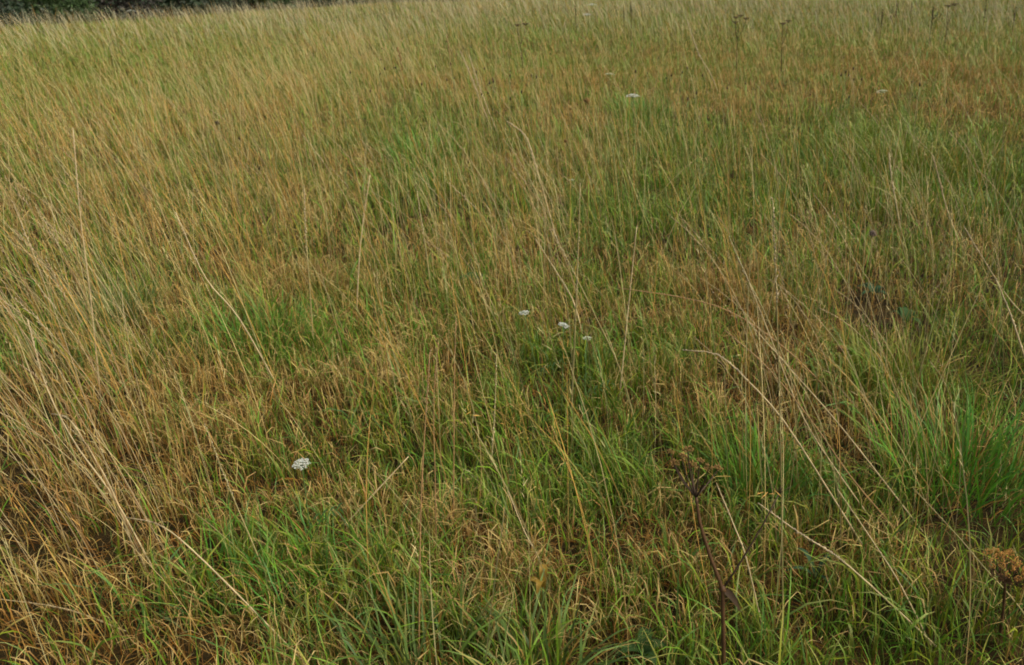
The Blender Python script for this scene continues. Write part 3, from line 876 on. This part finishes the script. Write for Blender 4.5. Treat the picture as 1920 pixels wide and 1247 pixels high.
def rusty_umbel():
    D = 1.5
    c = plane_pts([(1893, 1062)], D)[0]
    x, y = float(c[0]), D
    root = link('dead_umbel', None, loc=(x, y, 0.0))
    tag(root, 'rusty orange dried umbel curled into a nest at the edge of the dark hollow', 'dead plant', 'dead brown umbels')
    H = c[2]
    pm = PM(); pm.tube(bez((.05, .02, 0), (.03, .01, H * .5), (0, 0, H - .045), 10), np.linspace(.0042, .003, 10), 7)
    link('stem', pm.mesh('stem', M_DEAD), root)
    rays, seeds = PM(), PM()
    r = random.Random(9); c0 = np.array((0, 0, H - .045))
    for k in range(28):
        q = k * 2.4; rr = .060 * math.sqrt((k + .5) / 28)
        t = np.array((rr * math.cos(q) , rr * math.sin(q), H + .012 - rr * .25 + r.uniform(-.008, .008)))
        t[2] -= .18 * t[0]
        rays.tube(bez(c0, c0 + np.array((t[0] * .9, t[1] * .9, .012)), t, 6), [.0011] * 6, 4)
        seed_tuft(seeds, t, r.uniform(.009, .014), 11, 50 + k)
        # curled bract loops
        a = r.uniform(0, 6.28)
        lp = [t + .007 * np.array((math.cos(a) * math.sin(u), math.sin(a) * math.sin(u), 1 - math.cos(u))) for u in np.linspace(0, 4.6, 9)]
        seeds.tube(lp, [.0010] * 9, 4)
    link('ray', rays.mesh('ray', M_DEAD), root)
    link('seed_cluster', seeds.mesh('seed_cluster', M_RUSTSEED), root)
rusty_umbel()

def far_dead_umbel(heads, h, label, rad=.05, seed=0):
    """heads: where the flat brown heads sit in the view; the first gives the place of the plant."""
    x, y = on_level(*heads[0], h)
    root = link('dead_umbel', None, loc=(x, y, float(terrain(x, y))))
    tag(root, label, 'dead plant', 'dead brown umbels')
    P = plane_pts(heads, y, .03) - np.array((x, y, 0))
    pm = PM(); rr = random.Random(seed)
    fork = np.array((P[:, 0].mean() - .02, 0, h * .62))
    pm.tube(bez((fork[0] + .05, 0, 0), (fork[0] + .02, 0, h * .3), fork, 8), np.linspace(.006, .005, 8), 5)
    for p in P:
        a = np.array((p[0], p[1], p[2]))
        pm.tube(bez(fork, (a[0] * .7 + fork[0] * .3, a[1], h * .72), a - np.array((0, 0, .03)), 6), np.linspace(.0045, .003, 6), 4)
        sd = PM()
        for k in range(16):
            q = k * 2.4; r2 = rad * math.sqrt((k + .5) / 16)
            t = a + np.array((r2 * math.cos(q), r2 * math.sin(q), rr.uniform(-.004, .006) + r2 * .1))
            pm.tube([a - np.array((0, 0, .03)), t], [.0018] * 2, 3)
            sd.spindle(t - np.array((0, 0, .006)), t + np.array((rr.uniform(-.01, .01), rr.uniform(-.01, .01), .010)), .010, 4)
        link('seed_cluster', sd.mesh('seed_cluster', M_DEAD), root)
    link('stem', pm.mesh('stem', M_DEADDARK), root)
far_dead_umbel([(1380, 34), (1388, 31), (1399, 36), (1379, 43)], .92, 'far dead umbel with several flat brown heads on a forked stem', .062, 1)
far_dead_umbel([(1468, 46), (1478, 41)], .85, 'far dead umbel with one clotted brown head beside the forked one', .05, 2)
far_dead_umbel([(1778, 12), (1790, 9)], .95, 'far dead umbel with a dark flat head just under the skyline', .09, 3)
far_dead_umbel([(970, 44), (985, 42)], .85, 'faint far dead umbel standing in the brown grass band', .07, 4)

# ------------------------------------------------------------------ dock stalks (tall, whorled, dark)
def dock_stalk(px, py_base, py_top, depth, label, seed, branchy=False, mats=None):
    r = random.Random(seed)
    top = plane_pts([(px, py_top)], depth)[0]
    x, y = float(top[0]), depth
    z = float(terrain(x, y)); H = max(.7, min(1.5, top[2] - z))
    root = link('dock_stalk', None, loc=(x, y, z))
    tag(root, label, 'dock', 'dead dock stalks')
    pm, sd = PM(), PM()
    pm.tube(bez((.05, 0, 0), (.05, 0, H * .5), (0, 0, H), 8), np.linspace(.006, .003, 8), 5)
    br = [(0, H)]
    if branchy:
        for k in range(5):
            a = r.uniform(-1, 1); b0 = np.array((.01, 0, H * r.uniform(.35, .75)))
            e = b0 + np.array((a * .22, r.uniform(-.1, .1), .18 + .1 * r.random()))
            pm.tube([b0, (b0 + e) / 2 + np.array((a * .05, 0, 0)), e], [.004, .003, .002], 4)
            for j in range(7):
                p = b0 + (e - b0) * (.35 + .65 * j / 6)
                sd.spindle(p, p + np.array((r.uniform(-.02, .02), r.uniform(-.02, .02), r.uniform(-.005, .025))), .009, 4)
    for k in range(20):
        hz = H * (.62 + .38 * (k + r.random() - .5) / 20)
        for j in range(r.randrange(4)):
            q = r.uniform(0, 6.28)
            p = np.array((.05 * (1 - (hz / H) ** 2), 0, hz))
            sd.spindle(p, p + np.array((math.cos(q) * .028, math.sin(q) * .028, r.uniform(-.01, .014))), .010, 4)
    link('stem', pm.mesh('stem', mats[0] if mats else M_DEADDARK), root)
    tag(link('seed_whorl', sd.mesh('seed_whorl', mats[1] if mats else M_DARKHEAD), root), kind='stuff')
dock_stalk(1183, 80, 3, 19, 'tall dark dock stalk standing clear in the far grass', 1)
dock_stalk(1169, 60, 8, 21, 'thin dark dock stalk right beside the tall clear one', 2)
dock_stalk(1850, 60, 1, 22, 'tall dark dock stalk among scattered specks near the skyline', 3)
dock_stalk(1682, 40, 3, 23, 'branching dark dock plant near the skyline', 4, True)
dock_stalk(1655, 40, 17, 20, 'low branching dark dock plant beside the taller one', 5, True)
dock_stalk(1750, 50, 14, 19, 'curly branching dock below the dark flat umbel head', 6, True)
dock_stalk(1710, 40, 6, 23, 'short dark dock between the branching ones', 7)
dock_stalk(1905, 60, 12, 21, 'faint dock at the end of the speckled far grass', 8, True)
dock_stalk(1078, 60, 8, 22, 'faint thin dock before the two far white umbels', 9)
dock_stalk(746, 120, 86, 11, 'brown tufted dock in the far brown grass', 10, False, (M_STALK_BROWN, M_DEADSEED))
dock_stalk(837, 100, 64, 14, 'thin brown dock spike in the far brown grass', 11, False, (M_STALK_BROWN, M_DEADSEED))

# ------------------------------------------------------------------ small dark heads (ribwort and knapweed)
def head_plant_mesh(h, hl, hr, mat):
    pm = PM(); pm.tube(bez((.02, 0, 0), (.015, 0, h * .6), (0, 0, h), 6), np.linspace(.0022, .0018, 6), 4)
    st = pm.mesh('stem', M_FSTEM)
    hm = PM()
    hm.spindle((0, 0, h - hl * .2), (.003, 0, h + hl), hr, 6)
    hm.spindle((0, 0, h - hl * .1), (-.002, 0, h + hl * .9), hr * .9, 5)
    return st, hm.mesh('flower_head', mat)
rib = [head_plant_mesh(.60, .034, .0085, M_DARKHEAD), head_plant_mesh(.54, .030, .0080, M_DARKHEAD), head_plant_mesh(.64, .038, .0090, M_DARKHEAD)]
def place_rib(px, py, lab, grp, k):
    st, hd = rib[k % 3]; h = (.60, .54, .64)[k % 3]
    x, y = on_level(px, py, h)
    root = link('ribwort_flower', None, loc=(x, y, float(terrain(x, y))))
    root.rotation_euler = (random.gauss(0, .1), random.gauss(-.04, .08), random.uniform(0, 6.28))
    s = random.uniform(.92, 1.1); root.scale = (s, s, s)
    tag(root, lab, 'flower', grp)
    link('stem', st, root); link('flower_head', hd, root)
rp = [(693,133),(735,128),(742,140),(746,138),(715,115),(820,128),(838,155),(850,148),(852,122),(875,136),(892,137),(891,137),(918,163),(920,164),(927,162),(945,160),
      (954,137),(976,182),(998,155),(999,158),(1047,140),(955,197),(885,182),(905,172),(800,172),(770,150),(660,135),(700,168),(830,66),(847,80),(868,90),(715,86),(1007,150)]
for k, (px, py) in enumerate(rp):
    place_rib(px, py, 'small dark ribwort head on a thin stem in the far brown band', 'dark ribwort heads in the far band', k)
rp2 = [(1322,146),(1402,152),(1310,170),(1292,190),(1367,172),(1200,140),(1215,130),(1222,112),(1265,128),(1240,150),(1262,140),(1300,130)]
for k, (px, py) in enumerate(rp2):
    place_rib(px, py, 'small dark ribwort head beside the lone far white umbel', 'dark ribwort heads by the lone umbel', k)
rp3 = [(1582,130),(1598,145),(1605,146),(1580,143),(1715,157),(1737,168),(1590,172),(1520,175),(1600,140),(1575,150)]
for k, (px, py) in enumerate(rp3):
    place_rib(px, py, 'small dark ribwort head in the far rust coloured grass', 'dark ribwort heads in the rust band', k)
rp4 = [(random.uniform(1690, 1900), random.uniform(8, 62)) for _ in range(34)]
for k, (px, py) in enumerate(rp4):
    place_rib(px, py, 'dark speck of a ribwort head under the skyline around the dock stalks', 'dark ribwort heads under the skyline', k)

def knapweed(px, py, h, r, label, mat, stem=M_STALK_OLIVE):
    x, y = on_level(px, py, h)
    root = link('knapweed', None, loc=(x, y, float(terrain(x, y))))
    tag(root, label, 'flower', 'knapweed heads')
    pm = PM(); pm.tube(bez((.02, -.05, 0), (.012, -.02, h * .6), (0, 0, h - r), 10), np.linspace(.0022, .0016, 10), 5)
    link('stem', pm.mesh('stem', stem), root)
    hd = PM(); rr = random.Random(int(px))
    c = np.array((0, 0, h))
    for k in range(60):
        v = np.array((rr.gauss(0, 1), rr.gauss(0, 1), rr.gauss(.5, 1))); v /= np.linalg.norm(v)
        hd.spindle(c - v * r * .2, c + v * r * rr.uniform(.8, 1.1), r * .14, 3)
    link('flower_head', hd.mesh('flower_head', mat), root)
knapweed(1636, 441, .55, .021, 'faded purple round head on a straight stem above the broad dock leaves', M_KNAP)
knapweed(407, 229, .55, .028, 'small dark round head alone among leaning straw stems', M_DARKHEAD)
knapweed(1100, 187, .45, .045, 'low brown clotted head beside the lone far white umbel', M_DEADSEED)
knapweed(1575, 660, .30, .020, 'brown spent head standing in front of the broad dock leaves', M_DEADSEED)
knapweed(1060, 265, .40, .022, 'thin brown spent head among mid distance grass', M_DEADSEED)

# ------------------------------------------------------------------ broad leaved plants
def leafy(px, py, leaves, label, mat, name='dock_plant', cat='plant', h0=.0):
    x, y = on_level(px, py, .08)
    root = link(name, None, loc=(x, y, float(terrain(x, y))))
    tag(root, label, cat)
    pm = PM(); pm.tube([(0, 0, -.01), (0, 0, .05 + h0)], [.004, .003], 5); link('stem', pm.mesh('stem', M_FSTEM), root)
    for az, ln, wd, rise in leaves:
        c, s = math.cos(az), math.sin(az)
        q = PM()
        q.leaf(bez((0, 0, .03 + h0), (c * ln * .45, s * ln * .45, .03 + h0 + rise), (c * ln, s * ln, .02 + h0 + rise * .35), 9), wd, np.array((0, 0, 1)), .3)
        link('leaf', q.mesh('leaf', mat), root)
leafy(1640, 535, [(2.6, .10, .04, .09), (1.9, .09, .038, .10), (.4, .09, .036, .08), (-.6, .08, .034, .06), (3.5, .09, .034, .06)],
      'broad leaved grey green dock beside the dark bare patch', M_DOCK)
leafy(1700, 590, [(2.4, .09, .04, .10), (.6, .10, .04, .10), (1.6, .09, .04, .12), (-.8, .08, .035, .07)],
      'small dark leafy plant at the rim of the dark bare patch', M_LEAFDARK, 'leafy_weed')
leafy(885, 530, [(k * .7, .09, .035, .10) for k in range(9)], 'low dark green leafy weed in the middle of the meadow', M_LEAFDARK, 'leafy_weed')
leafy(1018, 1120, [(1.5, .05, .022, .10), (4.4, .06, .022, .09), (2.9, .05, .02, .05)], 'small plant with yellowed leaves among brown stems', M_YELLOW, 'yellowing_weed', 'plant', .06)
leafy(1205, 1215, [(1.2, .07, .035, .08), (3.4, .07, .03, .06), (5.2, .06, .03, .05), (.1, .07, .03, .06)], 'small round leaved green weed near the bottom edge', M_LEAFDARK, 'leafy_weed')
leafy(1530, 1075, [(2.0, .10, .014, .10), (3.0, .09, .014, .06), (.6, .09, .014, .1), (5.0, .08, .014, .06)], 'narrow leaved pale green weed beside the low knobbly stalk', M_DOCK, 'leafy_weed')
